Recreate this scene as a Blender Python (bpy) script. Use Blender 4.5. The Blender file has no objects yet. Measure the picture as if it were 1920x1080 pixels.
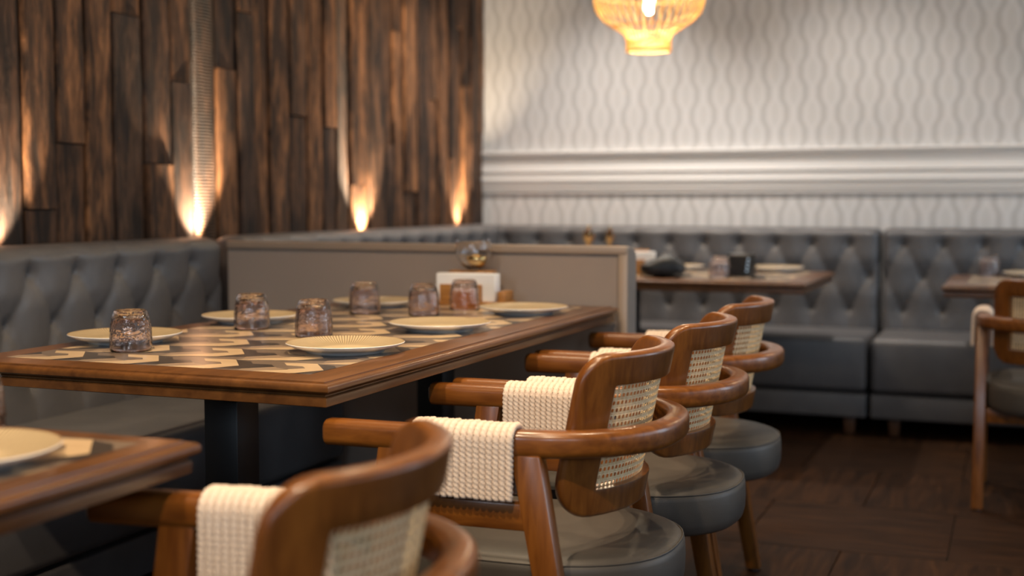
import bpy, bmesh, math, random
from mathutils import Vector, Matrix
random.seed(7)
PI = math.pi
scene = bpy.context.scene
col = scene.collection

# ------------------------------------------------------------------ camera
cam_d = bpy.data.cameras.new('camera')
cam = bpy.data.objects.new('camera', cam_d)
col.objects.link(cam)
cam.location = (0, 0, 1.08)
cam.rotation_euler = (math.radians(90 - 3.933), 0, math.radians(21.508))
cam_d.sensor_width = 36.0
cam_d.lens = 45.0
cam_d.clip_start = 0.05
cam_d.dof.use_dof = True
cam_d.dof.focus_distance = 2.58
cam_d.dof.aperture_fstop = 2.0
cam_d.dof.aperture_blades = 9
scene.camera = cam

# ------------------------------------------------------------------ world, exposure
world = bpy.data.worlds.new('world')
scene.world = world
world.use_nodes = True
world.node_tree.nodes['Background'].inputs[0].default_value = (0.55, 0.72, 1.0, 1)
world.node_tree.nodes['Background'].inputs[1].default_value = 0.35
vs = scene.view_settings
vs.view_transform = 'Standard'
vs.look = 'None'
vs.exposure = 0.10
vs.gamma = 1.0
vs.use_curve_mapping = False

# ------------------------------------------------------------------ window daylight and added ceiling spots
def area_light(name, loc, rot, sx, sy, power, color):
    d = bpy.data.lights.new(name, 'AREA')
    d.shape = 'RECTANGLE'; d.size = sx; d.size_y = sy
    d.energy = power; d.color = color
    o = bpy.data.objects.new(name, d); col.objects.link(o)
    o.location = loc; o.rotation_euler = rot
    return o
def spot_light(name, loc, rot, power, color, size, blend=0.6, radius=0.03):
    d = bpy.data.lights.new(name, 'SPOT')
    d.energy = power; d.color = color; d.spot_size = math.radians(size); d.spot_blend = blend
    d.shadow_soft_size = radius
    o = bpy.data.objects.new(name, d); col.objects.link(o)
    o.location = loc; o.rotation_euler = rot
    return o
DAY = (0.68, 0.84, 1.0)
WARM = (1.0, 0.66, 0.36)
# daylight entering through the windows of the right wall and of the wall behind the camera
WIN_RIGHT = [(1.1, 1.5), (3.2, 1.5), (5.3, 1.5)]
for (wy, wz), p in zip(WIN_RIGHT, (8, 18, 40)):
    area_light('window_daylight', (3.52, wy, wz), (0, math.radians(90), 0), 1.7, 1.5, p, DAY)
WIN_FRONT = [(-1.6, 2.05), (0.6, 2.05), (2.4, 2.05)]
for wx, wz in WIN_FRONT:
    area_light('window_daylight', (wx, -2.92, wz), (math.radians(90), 0, 0), 0.7, 0.9, 26, DAY)
# unseen ceiling spots, added to brighten the tables, chairs and back wall
WHITE, AMBER = (1.0, 0.92, 0.84), (1.0, 0.76, 0.50)
FILL_SPOTS = [(-0.30, 2.5, 84, AMBER), (-0.45, 3.7, 74, AMBER), (-2.2, 5.3, 66, AMBER), (-0.75, 1.5, 60, AMBER), (-2.0, 5.9, 140, WHITE),
        (-0.8, 5.9, 76, WHITE), (0.8, 5.9, 30, WHITE), (-1.3, 0.6, 150, AMBER), (-0.3, 0.1, 150, AMBER), (-1.35, 2.65, 110, AMBER)]
for dx, dy, p, c in FILL_SPOTS:
    spot_light('fill_spot_beam', (dx, dy, 2.93), (0, 0, 0), p, c, (146 if dy < .9 else 80) if dy < 5 else 96, 0.7, 0.04)

# ------------------------------------------------------------------ helpers
def link(o, parent=None):
    col.objects.link(o)
    if parent is not None:
        o.parent = parent
    return o
def mesh_obj(name, bm, mats, parent=None, smooth=True, angle=None):
    me = bpy.data.meshes.new(name)
    bm.normal_update()
    bm.to_mesh(me); bm.free()
    for m in (mats if isinstance(mats, (list, tuple)) else [mats]):
        me.materials.append(m)
    if smooth:
        me.polygons.foreach_set('use_smooth', [True] * len(me.polygons))
        if angle is not None:
            me.set_sharp_from_angle(angle=math.radians(angle))
    o = bpy.data.objects.new(name, me)
    return link(o, parent)
def pydata_obj(name, verts, faces, mats, parent=None, smooth=True, angle=None, mat_idx=None):
    me = bpy.data.meshes.new(name)
    me.from_pydata(verts, [], faces)
    for m in (mats if isinstance(mats, (list, tuple)) else [mats]):
        me.materials.append(m)
    if mat_idx is not None:
        me.polygons.foreach_set('material_index', mat_idx)
    if smooth:
        me.polygons.foreach_set('use_smooth', [True] * len(me.polygons))
        if angle is not None:
            me.set_sharp_from_angle(angle=math.radians(angle))
    me.update()
    return link(bpy.data.objects.new(name, me), parent)
def tag(o, label, cat, group=None):
    o['label'] = label; o['category'] = cat
    if group: o['group'] = group
    return o
def struct(o):
    o['kind'] = 'structure'; return o
def thing(name, loc, label=None, cat=None, rz=0.0, group=None):
    o = bpy.data.objects.new(name, None); col.objects.link(o)
    o.empty_display_size = 0.1
    o.location = loc; o.rotation_euler = (0, 0, rz)
    if label: tag(o, label, cat, group)
    return o
CHILDREN = {}
def kids(o):
    return list(o.children)
def copy_tree(o, parent=None):
    c = o.copy(); col.objects.link(c)
    c.parent = parent
    for ch in kids(o):
        copy_tree(ch, c)
    return c
def box_bm(x0, x1, y0, y1, z0, z1, bev=0.0, seg=2, bm=None):
    b = bm or bmesh.new()
    r = bmesh.ops.create_cube(b, size=1.0)
    vsn = r['verts']
    for v in vsn:
        v.co = Vector((x0 + (v.co.x + .5) * (x1 - x0), y0 + (v.co.y + .5) * (y1 - y0), z0 + (v.co.z + .5) * (z1 - z0)))
    if bev > 0:
        es = set()
        for v in vsn:
            for e in v.link_edges: es.add(e)
        bmesh.ops.bevel(b, geom=list(es), offset=bev, segments=seg, affect='EDGES', profile=0.5)
    return b
def box(name, x0, x1, y0, y1, z0, z1, mat, parent=None, bev=0.0, seg=2):
    return mesh_obj(name, box_bm(x0, x1, y0, y1, z0, z1, bev, seg), mat, parent, smooth=bev > 0, angle=40)
def lathe(name, prof, seg, mats, parent=None, idx=None, close=False, angle=50):
    """prof: list of (r,z); idx: material per profile segment"""
    verts, faces, mi = [], [], []
    n = len(prof)
    for k in range(seg):
        a = 2 * PI * k / seg
        for r, z in prof:
            verts.append((r * math.cos(a), r * math.sin(a), z))
    for k in range(seg):
        k2 = (k + 1) % seg
        for i in range(n - 1 if not close else n):
            j = (i + 1) % n
            f = [k * n + i, k2 * n + i, k2 * n + j, k * n + j]
            if prof[i][0] < 1e-6: f = [k * n + i, k2 * n + j, k * n + j]
            elif prof[j][0] < 1e-6: f = [k * n + i, k2 * n + i, k * n + j]
            faces.append(f); mi.append(idx[i] if idx else 0)
    o = pydata_obj(name, verts, faces, mats, parent, True, angle, mi)
    bm = bmesh.new(); bm.from_mesh(o.data)
    bmesh.ops.remove_doubles(bm, verts=bm.verts, dist=1e-6)
    bmesh.ops.recalc_face_normals(bm, faces=bm.faces)
    bm.to_mesh(o.data); bm.free()
    return o
def rrect(w, h, r, n=4):
    pts = []
    for cx, cy, a0 in ((w / 2 - r, h / 2 - r, 0), (-w / 2 + r, h / 2 - r, 90), (-w / 2 + r, -h / 2 + r, 180), (w / 2 - r, -h / 2 + r, 270)):
        for i in range(n + 1):
            a = math.radians(a0 + 90 * i / n)
            pts.append((cx + r * math.cos(a), cy + r * math.sin(a)))
    return pts
def sweep_flat(path, section, cap_round=0.0):
    """path: list of (x,y,z) lying level; section: list of (n,z).  returns verts, faces"""
    verts, faces = [], []
    m = len(section); N = len(path)
    rings = []
    def ring(p, t, sc):
        nx, ny = t.y, -t.x
        return [(p.x + nx * a * sc, p.y + ny * a * sc, p.z + b * sc) for a, b in section]
    P = [Vector(p) for p in path]
    T = []
    for i in range(N):
        t = (P[min(i + 1, N - 1)] - P[max(i - 1, 0)]); t.z = 0; t.normalize(); T.append(t)
    if cap_round > 0:
        for q, s in ((1.0, .72), (.55, .9), (.2, .98)):
            rings.append(ring(P[0] - T[0] * cap_round * q, T[0], s))
    for i in range(N): rings.append(ring(P[i], T[i], 1.0))
    if cap_round > 0:
        for q, s in ((.2, .98), (.55, .9), (1.0, .72)):
            rings.append(ring(P[-1] + T[-1] * cap_round * q, T[-1], s))
    for r in rings: verts += r
    for i in range(len(rings) - 1):
        for j in range(m):
            k = (j + 1) % m
            faces.append([i * m + j, i * m + k, (i + 1) * m + k, (i + 1) * m + j])
    faces.append(list(range(m))[::-1])
    faces.append([(len(rings) - 1) * m + j for j in range(m)])
    return verts, faces
def tube(pts, r, seg=8, closed=False):
    verts, faces = [], []
    P = [Vector(p) for p in pts]; N = len(P)
    up0 = Vector((0.13, 0.21, 0.97)).normalized()
    for i in range(N):
        if closed: t = P[(i + 1) % N] - P[i - 1]
        else: t = P[min(i + 1, N - 1)] - P[max(i - 1, 0)]
        t.normalize()
        a = t.cross(up0)
        if a.length < 1e-3: a = t.cross(Vector((1, 0, 0)))
        a.normalize(); b = t.cross(a)
        rr = r[i] if isinstance(r, (list, tuple)) else r
        for k in range(seg):
            th = 2 * PI * k / seg
            verts.append(tuple(P[i] + a * math.cos(th) * rr + b * math.sin(th) * rr))
    for i in range(N if closed else N - 1):
        i2 = (i + 1) % N
        for k in range(seg):
            k2 = (k + 1) % seg
            faces.append([i * seg + k, i * seg + k2, i2 * seg + k2, i2 * seg + k])
    if not closed:
        faces.append(list(range(seg))[::-1]); faces.append([(N - 1) * seg + k for k in range(seg)])
    return verts, faces
def prism(name, quad_bottom, quad_top, mat, parent, bev=0.004):
    """8-corner tapered post: bottom 4 pts, top 4 pts in the same winding"""
    bm = bmesh.new()
    b = [bm.verts.new(p) for p in quad_bottom]; t = [bm.verts.new(p) for p in quad_top]
    n = len(b)
    bm.faces.new(b[::-1]); bm.faces.new(t)
    for i in range(n):
        j = (i + 1) % n
        bm.faces.new([b[i], b[j], t[j], t[i]])
    bmesh.ops.recalc_face_normals(bm, faces=bm.faces)
    if bev: bmesh.ops.bevel(bm, geom=list(bm.edges), offset=bev, segments=2, affect='EDGES', profile=0.5)
    return mesh_obj(name, bm, mat, parent, True, 40)

# ------------------------------------------------------------------ materials
def srgb(r, g, b):
    f = lambda c: (c / 255 / 12.92) if c / 255 <= 0.04045 else ((c / 255 + 0.055) / 1.055) ** 2.4
    return (f(r), f(g), f(b), 1)
def new_mat(name):
    m = bpy.data.materials.new(name); m.use_nodes = True
    nt = m.node_tree
    b = nt.nodes['Principled BSDF']
    return m, nt, b
def N(nt, t, **kw):
    n = nt.nodes.new(t)
    for k, v in kw.items(): setattr(n, k, v)
    return n
def plain(name, c, rough=0.5, metal=0.0, coat=0.0, spec=0.5):
    m, nt, b = new_mat(name)
    b.inputs['Base Color'].default_value = c
    b.inputs['Roughness'].default_value = rough
    b.inputs['Metallic'].default_value = metal
    b.inputs['Coat Weight'].default_value = coat
    b.inputs['Coat Roughness'].default_value = 0.15
    b.inputs['Specular IOR Level'].default_value = spec
    return m
def ramp(nt, stops):
    r = N(nt, 'ShaderNodeValToRGB')
    el = r.color_ramp.elements
    while len(el) < len(stops): el.new(0.5)
    for e, (p, c) in zip(el, stops):
        e.position = p; e.color = c
    return r
def wood(name, dark, light, scale=(60, 60, 4), rough=0.3, coat=0.3, bump=0.05, rnd=False):
    m, nt, b = new_mat(name)
    L = nt.links.new
    tc = N(nt, 'ShaderNodeTexCoord')
    mp = N(nt, 'ShaderNodeMapping'); mp.inputs['Scale'].default_value = scale
    L(tc.outputs['Object'], mp.inputs['Vector'])
    vec = mp.outputs['Vector']
    if rnd:
        oi = N(nt, 'ShaderNodeObjectInfo')
        mu = N(nt, 'ShaderNodeMath', operation='MULTIPLY'); mu.inputs[1].default_value = 57.0
        L(oi.outputs['Random'], mu.inputs[0])
        ad = N(nt, 'ShaderNodeVectorMath', operation='ADD')
        L(vec, ad.inputs[0]); L(mu.outputs[0], ad.inputs[1]); vec = ad.outputs[0]
    n1 = N(nt, 'ShaderNodeTexNoise'); n1.inputs['Scale'].default_value = 1.0; n1.inputs['Detail'].default_value = 6; n1.inputs['Roughness'].default_value = 0.6
    n1.inputs['Distortion'].default_value = 0.4
    L(vec, n1.inputs['Vector'])
    r = ramp(nt, [(0.28, dark), (0.72, light)])
    L(n1.outputs['Fac'], r.inputs['Fac'])
    L(r.outputs['Color'], b.inputs['Base Color'])
    b.inputs['Roughness'].default_value = rough
    b.inputs['Coat Weight'].default_value = coat
    b.inputs['Coat Roughness'].default_value = 0.18
    bp = N(nt, 'ShaderNodeBump'); bp.inputs['Strength'].default_value = bump; bp.inputs['Distance'].default_value = 0.002
    L(n1.outputs['Fac'], bp.inputs['Height']); L(bp.outputs['Normal'], b.inputs['Normal'])
    return m

M = {}
M['chair_wood'] = wood('chair_wood', srgb(92, 49, 14), srgb(138, 83, 30), (9, 60, 60), 0.3, 0.25, 0.03)
M['chair_wood_v'] = wood('chair_wood_upright', srgb(90, 48, 14), srgb(134, 81, 30), (60, 60, 7), 0.32, 0.25, 0.03)
M['table_wood'] = wood('table_wood', srgb(76, 45, 20), srgb(112, 71, 34), (30, 5, 30), 0.3, 0.2, 0.02)
M['oak'] = wood('light_oak', srgb(150, 98, 45), srgb(188, 134, 70), (8, 60, 60), 0.5, 0.0, 0.05)
M['foot_wood'] = wood('foot_wood', srgb(70, 45, 28), srgb(96, 62, 38), (60, 60, 8), 0.5, 0.0, 0.05)
M['black'] = plain('black_metal', (0.006, 0.006, 0.007, 1), 0.45)
M['black_plastic'] = plain('black_plastic', (0.01, 0.01, 0.011, 1), 0.35)
M['glide'] = plain('steel_glide', (0.35, 0.35, 0.36, 1), 0.3, 1.0)
M['napkin'] = plain('white_paper', (0.86, 0.85, 0.84, 1), 0.85)
M['inlay_cream'] = wood('inlay_cream', srgb(196, 166, 128), srgb(214, 186, 148), (6, 50, 30), 0.28, 0.3, 0.0)
M['inlay_grey'] = wood('inlay_grey', srgb(108, 93, 80), srgb(126, 109, 94), (6, 50, 30), 0.28, 0.3, 0.0)
M['inlay_taupe'] = wood('inlay_taupe', srgb(146, 124, 104), srgb(164, 140, 116), (6, 50, 30), 0.28, 0.3, 0.0)
M['inlay_dark'] = wood('inlay_dark', srgb(50, 45, 42), srgb(66, 59, 54), (6, 50, 30), 0.28, 0.3, 0.0)
M['taupe'] = plain('taupe_paint', srgb(164, 148, 136), 0.45)
M['taupe_cap'] = plain('taupe_cap', srgb(166, 146, 128), 0.35)
M['gold'] = plain('brass', (0.75, 0.5, 0.2, 1), 0.2, 1.0)
M['chrome'] = plain('chrome', (0.8, 0.8, 0.82, 1), 0.08, 1.0)
M['white_paint'] = plain('white_paint', (0.75, 0.73, 0.71, 1), 0.5)
M['ceiling'] = plain('ceiling_paint', (0.36, 0.32, 0.28, 1), 0.8)
M['dim_wall'] = plain('dim_wall_paint', (0.12, 0.105, 0.09, 1), 0.8)

def leather(name, c1, c2, rough=0.42):
    m, nt, b = new_mat(name); L = nt.links.new
    tc = N(nt, 'ShaderNodeTexCoord')
    n1 = N(nt, 'ShaderNodeTexNoise'); n1.inputs['Scale'].default_value = 9; n1.inputs['Detail'].default_value = 5
    L(tc.outputs['Object'], n1.inputs['Vector'])
    r = ramp(nt, [(0.3, c1), (0.7, c2)]); L(n1.outputs['Fac'], r.inputs['Fac']); L(r.outputs['Color'], b.inputs['Base Color'])
    v = N(nt, 'ShaderNodeTexVoronoi'); v.inputs['Scale'].default_value = 420
    L(tc.outputs['Object'], v.inputs['Vector'])
    bp = N(nt, 'ShaderNodeBump'); bp.inputs['Strength'].default_value = 0.12; bp.inputs['Distance'].default_value = 0.001
    L(v.outputs['Distance'], bp.inputs['Height']); L(bp.outputs['Normal'], b.inputs['Normal'])
    b.inputs['Roughness'].default_value = rough
    return m
M['leather'] = leather('grey_leather', srgb(86, 85, 87), srgb(97, 95, 96))
M['seat_leather'] = leather('seat_leather', srgb(64, 59, 54), srgb(74, 69, 63), 0.5)

def rope_mat():
    m, nt, b = new_mat('cotton_rope'); L = nt.links.new
    tc = N(nt, 'ShaderNodeTexCoord')
    n1 = N(nt, 'ShaderNodeTexNoise'); n1.inputs['Scale'].default_value = 300; n1.inputs['Detail'].default_value = 3
    L(tc.outputs['Object'], n1.inputs['Vector'])
    r = ramp(nt, [(0.3, srgb(212, 192, 174)), (0.7, srgb(230, 213, 197))]); L(n1.outputs['Fac'], r.inputs['Fac']); L(r.outputs['Color'], b.inputs['Base Color'])
    b.inputs['Roughness'].default_value = 0.85
    b.inputs['Specular IOR Level'].default_value = 0.2
    return m
M['rope'] = rope_mat()
def cane_mat():
    m, nt, b = new_mat('cane_webbing'); L = nt.links.new
    tc = N(nt, 'ShaderNodeTexCoord')
    n1 = N(nt, 'ShaderNodeTexNoise'); n1.inputs['Scale'].default_value = 120; n1.inputs['Detail'].default_value = 3
    L(tc.outputs['Object'], n1.inputs['Vector'])
    r = ramp(nt, [(0.3, srgb(222, 188, 138)), (0.7, srgb(244, 218, 174))]); L(n1.outputs['Fac'], r.inputs['Fac']); L(r.outputs['Color'], b.inputs['Base Color'])
    b.inputs['Roughness'].default_value = 0.5
    return m
M['cane'] = cane_mat()

def plank_mat(name, ribbed=False):
    m, nt, b = new_mat(name); L = nt.links.new
    tc = N(nt, 'ShaderNodeTexCoord'); oi = N(nt, 'ShaderNodeObjectInfo')
    mu = N(nt, 'ShaderNodeMath', operation='MULTIPLY'); mu.inputs[1].default_value = 91.0
    L(oi.outputs['Random'], mu.inputs[0])
    ad = N(nt, 'ShaderNodeVectorMath', operation='ADD')
    L(tc.outputs['Object'], ad.inputs[0]); L(mu.outputs[0], ad.inputs[1])
    mp = N(nt, 'ShaderNodeMapping'); mp.inputs['Scale'].default_value = (18, 44, 6.0)
    L(ad.outputs[0], mp.inputs['Vector'])
    g = N(nt, 'ShaderNodeTexNoise'); g.inputs['Scale'].default_value = 1; g.inputs['Detail'].default_value = 8; g.inputs['Roughness'].default_value = 0.68; g.inputs['Distortion'].default_value = 0.9
    L(mp.outputs['Vector'], g.inputs['Vector'])
    mp2 = N(nt, 'ShaderNodeMapping'); mp2.inputs['Scale'].default_value = (6, 17, 3.2)
    L(ad.outputs[0], mp2.inputs['Vector'])
    s = N(nt, 'ShaderNodeTexNoise'); s.inputs['Scale'].default_value = 1; s.inputs['Detail'].default_value = 5; s.inputs['Roughness'].default_value = 0.6
    L(mp2.outputs['Vector'], s.inputs['Vector'])
    # base tone by plank
    tone = ramp(nt, [(0.0, srgb(74, 52, 38)), (0.3, srgb(112, 79, 54)), (0.65, srgb(150, 106, 70)), (0.85, srgb(126, 88, 58)), (1.0, srgb(84, 64, 50))])
    L(oi.outputs['Random'], tone.inputs['Fac'])
    gr = ramp(nt, [(0.33, (0.10, 0.08, 0.07, 1)), (0.46, (0.62, 0.58, 0.55, 1)), (0.64, (1.35, 1.25, 1.15, 1))])
    L(g.outputs['Fac'], gr.inputs['Fac'])
    mx = N(nt, 'ShaderNodeMix', data_type='RGBA', blend_type='MULTIPLY'); mx.inputs['Factor'].default_value = 1
    L(tone.outputs['Color'], mx.inputs['A']); L(gr.outputs['Color'], mx.inputs['B'])
    sr = ramp(nt, [(0.41, (0.10, 0.09, 0.09, 1)), (0.55, (1, 1, 1, 1))])
    L(s.outputs['Fac'], sr.inputs['Fac'])
    mx2 = N(nt, 'ShaderNodeMix', data_type='RGBA', blend_type='MULTIPLY'); mx2.inputs['Factor'].default_value = 0.85
    L(mx.outputs['Result'], mx2.inputs['A']); L(sr.outputs['Color'], mx2.inputs['B'])
    L(mx2.outputs['Result'], b.inputs['Base Color'])
    b.inputs['Roughness'].default_value = 0.62
    b.inputs['Specular IOR Level'].default_value = 0.35
    h = N(nt, 'ShaderNodeMath', operation='ADD'); L(g.outputs['Fac'], h.inputs[0]); L(s.outputs['Fac'], h.inputs[1])
    hout = h.outputs[0]
    if ribbed:
        w = N(nt, 'ShaderNodeTexWave', wave_type='BANDS', bands_direction='Z'); w.inputs['Scale'].default_value = 26; w.inputs['Distortion'].default_value = 1.5; w.inputs['Detail'].default_value = 2
        L(tc.outputs['Object'], w.inputs['Vector'])
        h2 = N(nt, 'ShaderNodeMath', operation='ADD'); L(hout, h2.inputs[0]); L(w.outputs['Fac'], h2.inputs[1]); hout = h2.outputs[0]
    bp = N(nt, 'ShaderNodeBump'); bp.inputs['Strength'].default_value = 0.9; bp.inputs['Distance'].default_value = 0.016
    L(hout, bp.inputs['Height']); L(bp.outputs['Normal'], b.inputs['Normal'])
    return m
M['plank'] = plank_mat('reclaimed_plank')
M['plank_rib'] = plank_mat('saw_marked_plank', True)

def wallpaper_mat():
    m, nt, b = new_mat('ogee_wallpaper'); L = nt.links.new
    tc = N(nt, 'ShaderNodeTexCoord'); sp = N(nt, 'ShaderNodeSeparateXYZ')
    L(tc.outputs['Object'], sp.inputs[0])
    def math_(op, a, bb=None, c=None):
        n = N(nt, 'ShaderNodeMath', operation=op)
        for i, v in enumerate((a, bb, c)):
            if v is None: continue
            if hasattr(v, 'links'): L(v, n.inputs[i])
            else: n.inputs[i].default_value = v
        return n.outputs[0]
    P, R = 0.190, 0.109
    # two families of wavy lines in opposition
    cz = math_('MINIMUM', math_('MAXIMUM', math_('MULTIPLY', math_('COSINE', math_('MULTIPLY', sp.outputs['Z'], PI / R)), 1.5), -1.0), 1.0)
    off = math_('MULTIPLY', cz, 0.0125)
    def line(sign, shift):
        x = math_('ADD', sp.outputs['X'], math_('MULTIPLY', off, sign))
        u = math_('DIVIDE', math_('ADD', x, shift), P)
        fr = math_('SUBTRACT', math_('FRACT', u), 0.5)
        d = math_('MULTIPLY', math_('ABSOLUTE', fr), P)
        return d
    d = math_('MINIMUM', line(1, 0.0), line(-1, P / 2))
    ln = N(nt, 'ShaderNodeMapRange', interpolation_type='SMOOTHSTEP'); ln.inputs['From Min'].default_value = 0.004; ln.inputs['From Max'].default_value = 0.030
    L(d, ln.inputs['Value'])
    fine = N(nt, 'ShaderNodeMapRange', interpolation_type='SMOOTHSTEP'); fine.inputs['From Min'].default_value = 0.026; fine.inputs['From Max'].default_value = 0.046
    L(d, fine.inputs['Value'])
    mx = N(nt, 'ShaderNodeMix', data_type='RGBA'); L(ln.outputs[0], mx.inputs['Factor'])
    mx.inputs['A'].default_value = srgb(196, 194, 192); mx.inputs['B'].default_value = srgb(222, 220, 219)
    mx2 = N(nt, 'ShaderNodeMix', data_type='RGBA'); L(fine.outputs[0], mx2.inputs['Factor'])
    L(mx.outputs['Result'], mx2.inputs['A']); mx2.inputs['B'].default_value = srgb(211, 209, 207)
    L(mx2.outputs['Result'], b.inputs['Base Color'])
    b.inputs['Roughness'].default_value = 0.7
    return m
M['wallpaper'] = wallpaper_mat()

def floor_tile_mat():
    m, nt, b = new_mat('wood_look_tile'); L = nt.links.new
    tc = N(nt, 'ShaderNodeTexCoord'); oi = N(nt, 'ShaderNodeObjectInfo')
    mu = N(nt, 'ShaderNodeMath', operation='MULTIPLY'); mu.inputs[1].default_value = 37.0
    L(oi.outputs['Random'], mu.inputs[0])
    ad = N(nt, 'ShaderNodeVectorMath', operation='ADD'); L(tc.outputs['Object'], ad.inputs[0]); L(mu.outputs[0], ad.inputs[1])
    mp = N(nt, 'ShaderNodeMapping'); mp.inputs['Scale'].default_value = (3.5, 34, 1)
    L(ad.outputs[0], mp.inputs['Vector'])
    n1 = N(nt, 'ShaderNodeTexNoise'); n1.inputs['Scale'].default_value = 1; n1.inputs['Detail'].default_value = 6; n1.inputs['Distortion'].default_value = 0.8
    L(mp.outputs['Vector'], n1.inputs['Vector'])
    r = ramp(nt, [(0.3, srgb(32, 18, 8)), (0.55, srgb(50, 30, 15)), (0.75, srgb(64, 40, 21))]); L(n1.outputs['Fac'], r.inputs['Fac'])
    L(r.outputs['Color'], b.inputs['Base Color'])
    b.inputs['Roughness'].default_value = 0.55; b.inputs['Specular IOR Level'].default_value = 0.10
    bp = N(nt, 'ShaderNodeBump'); bp.inputs['Strength'].default_value = 0.1; bp.inputs['Distance'].default_value = 0.002
    L(n1.outputs['Fac'], bp.inputs['Height']); L(bp.outputs['Normal'], b.inputs['Normal'])
    return m
M['floor_tile'] = floor_tile_mat()
M['grout'] = plain('grout', srgb(45, 32, 22), 0.8)

def tumbler_mat():
    m, nt, b = new_mat('smoky_hammered_glass'); L = nt.links.new
    b.inputs['Base Color'].default_value = (0.89, 0.79, 0.755, 1)
    b.inputs['Roughness'].default_value = 0.02
    b.inputs['IOR'].default_value = 1.47
    b.inputs['Transmission Weight'].default_value = 1.0
    tc = N(nt, 'ShaderNodeTexCoord')
    mp = N(nt, 'ShaderNodeMapping'); mp.inputs['Scale'].default_value = (230, 230, 190)
    L(tc.outputs['Object'], mp.inputs['Vector'])
    v = N(nt, 'ShaderNodeTexVoronoi', feature='SMOOTH_F1'); v.inputs['Scale'].default_value = 1.0; v.inputs['Smoothness'].default_value = 0.6
    L(mp.outputs['Vector'], v.inputs['Vector'])
    sp = N(nt, 'ShaderNodeSeparateXYZ'); L(tc.outputs['Object'], sp.inputs[0])
    mr = N(nt, 'ShaderNodeMapRange'); mr.inputs['From Min'].default_value = 0.018; mr.inputs['From Max'].default_value = 0.026
    mr.inputs['To Min'].default_value = 0.05; mr.inputs['To Max'].default_value = 0.22
    L(sp.outputs['Z'], mr.inputs['Value'])
    bp = N(nt, 'ShaderNodeBump'); bp.inputs['Distance'].default_value = 0.0026
    L(mr.outputs[0], bp.inputs['Strength']); L(v.outputs['Distance'], bp.inputs['Height']); L(bp.outputs['Normal'], b.inputs['Normal'])
    return m
M['tumbler'] = tumbler_mat()
def clear_glass(name, c, rough=0.01):
    m, nt, b = new_mat(name)
    b.inputs['Base Color'].default_value = c; b.inputs['Roughness'].default_value = rough
    b.inputs['Transmission Weight'].default_value = 1.0; b.inputs['IOR'].default_value = 1.48
    return m
M['glass'] = clear_glass('clear_glass', (0.96, 0.96, 0.96, 1))
M['amber'] = clear_glass('amber_glass', (0.55, 0.32, 0.12, 1))

def plate_mat():
    m, nt, b = new_mat('embossed_beige_glaze'); L = nt.links.new
    tc = N(nt, 'ShaderNodeTexCoord'); sp = N(nt, 'ShaderNodeSeparateXYZ'); L(tc.outputs['Object'], sp.inputs[0])
    at = N(nt, 'ShaderNodeMath', operation='ARCTAN2'); L(sp.outputs['Y'], at.inputs[0]); L(sp.outputs['X'], at.inputs[1])
    mu = N(nt, 'ShaderNodeMath', operation='MULTIPLY'); L(at.outputs[0], mu.inputs[0]); mu.inputs[1].default_value = 120
    sn = N(nt, 'ShaderNodeMath', operation='SINE'); L(mu.outputs[0], sn.inputs[0])
    ln = N(nt, 'ShaderNodeVectorMath', operation='LENGTH'); L(tc.outputs['Object'], ln.inputs[0])
    rm = N(nt, 'ShaderNodeMath', operation='MULTIPLY'); L(ln.outputs['Value'], rm.inputs[0]); rm.inputs[1].default_value = 1500
    rs = N(nt, 'ShaderNodeMath', operation='SINE'); L(rm.outputs[0], rs.inputs[0])
    pr = N(nt, 'ShaderNodeMath', operation='MULTIPLY_ADD'); L(sn.outputs[0], pr.inputs[0]); pr.inputs[1].default_value = 0.5; pr.inputs[2].default_value = 0.5
    ra = N(nt, 'ShaderNodeMapRange', interpolation_type='SMOOTHSTEP'); ra.inputs['From Min'].default_value = 0.040; ra.inputs['From Max'].default_value = 0.075
    L(ln.outputs['Value'], ra.inputs['Value'])
    f = N(nt, 'ShaderNodeMath', operation='MULTIPLY'); L(pr.outputs[0], f.inputs[0]); L(ra.outputs[0], f.inputs[1])
    f2 = N(nt, 'ShaderNodeMath', operation='MULTIPLY'); L(f.outputs[0], f2.inputs[0]); f2.inputs[1].default_value = 0.9
    mx = N(nt, 'ShaderNodeMix', data_type='RGBA'); L(f2.outputs[0], mx.inputs['Factor'])
    mx.inputs['A'].default_value = srgb(206, 184, 146); mx.inputs['B'].default_value = srgb(112, 92, 66)
    L(mx.outputs['Result'], b.inputs['Base Color'])
    b.inputs['Roughness'].default_value = 0.3
    ad = N(nt, 'ShaderNodeMath', operation='ADD'); L(f.outputs[0], ad.inputs[0]); L(rs.outputs[0], ad.inputs[1])
    bp = N(nt, 'ShaderNodeBump'); bp.inputs['Strength'].default_value = 0.35; bp.inputs['Distance'].default_value = 0.0015; bp.invert = True
    L(f.outputs[0], bp.inputs['Height']); L(bp.outputs['Normal'], b.inputs['Normal'])
    return m
M['plate_in'] = plate_mat()
M['plate_out'] = plain('white_glaze', (0.8, 0.8, 0.8, 1), 0.2)
M['plate_rim'] = plain('brown_rim_glaze', srgb(150, 118, 84), 0.35)

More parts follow.
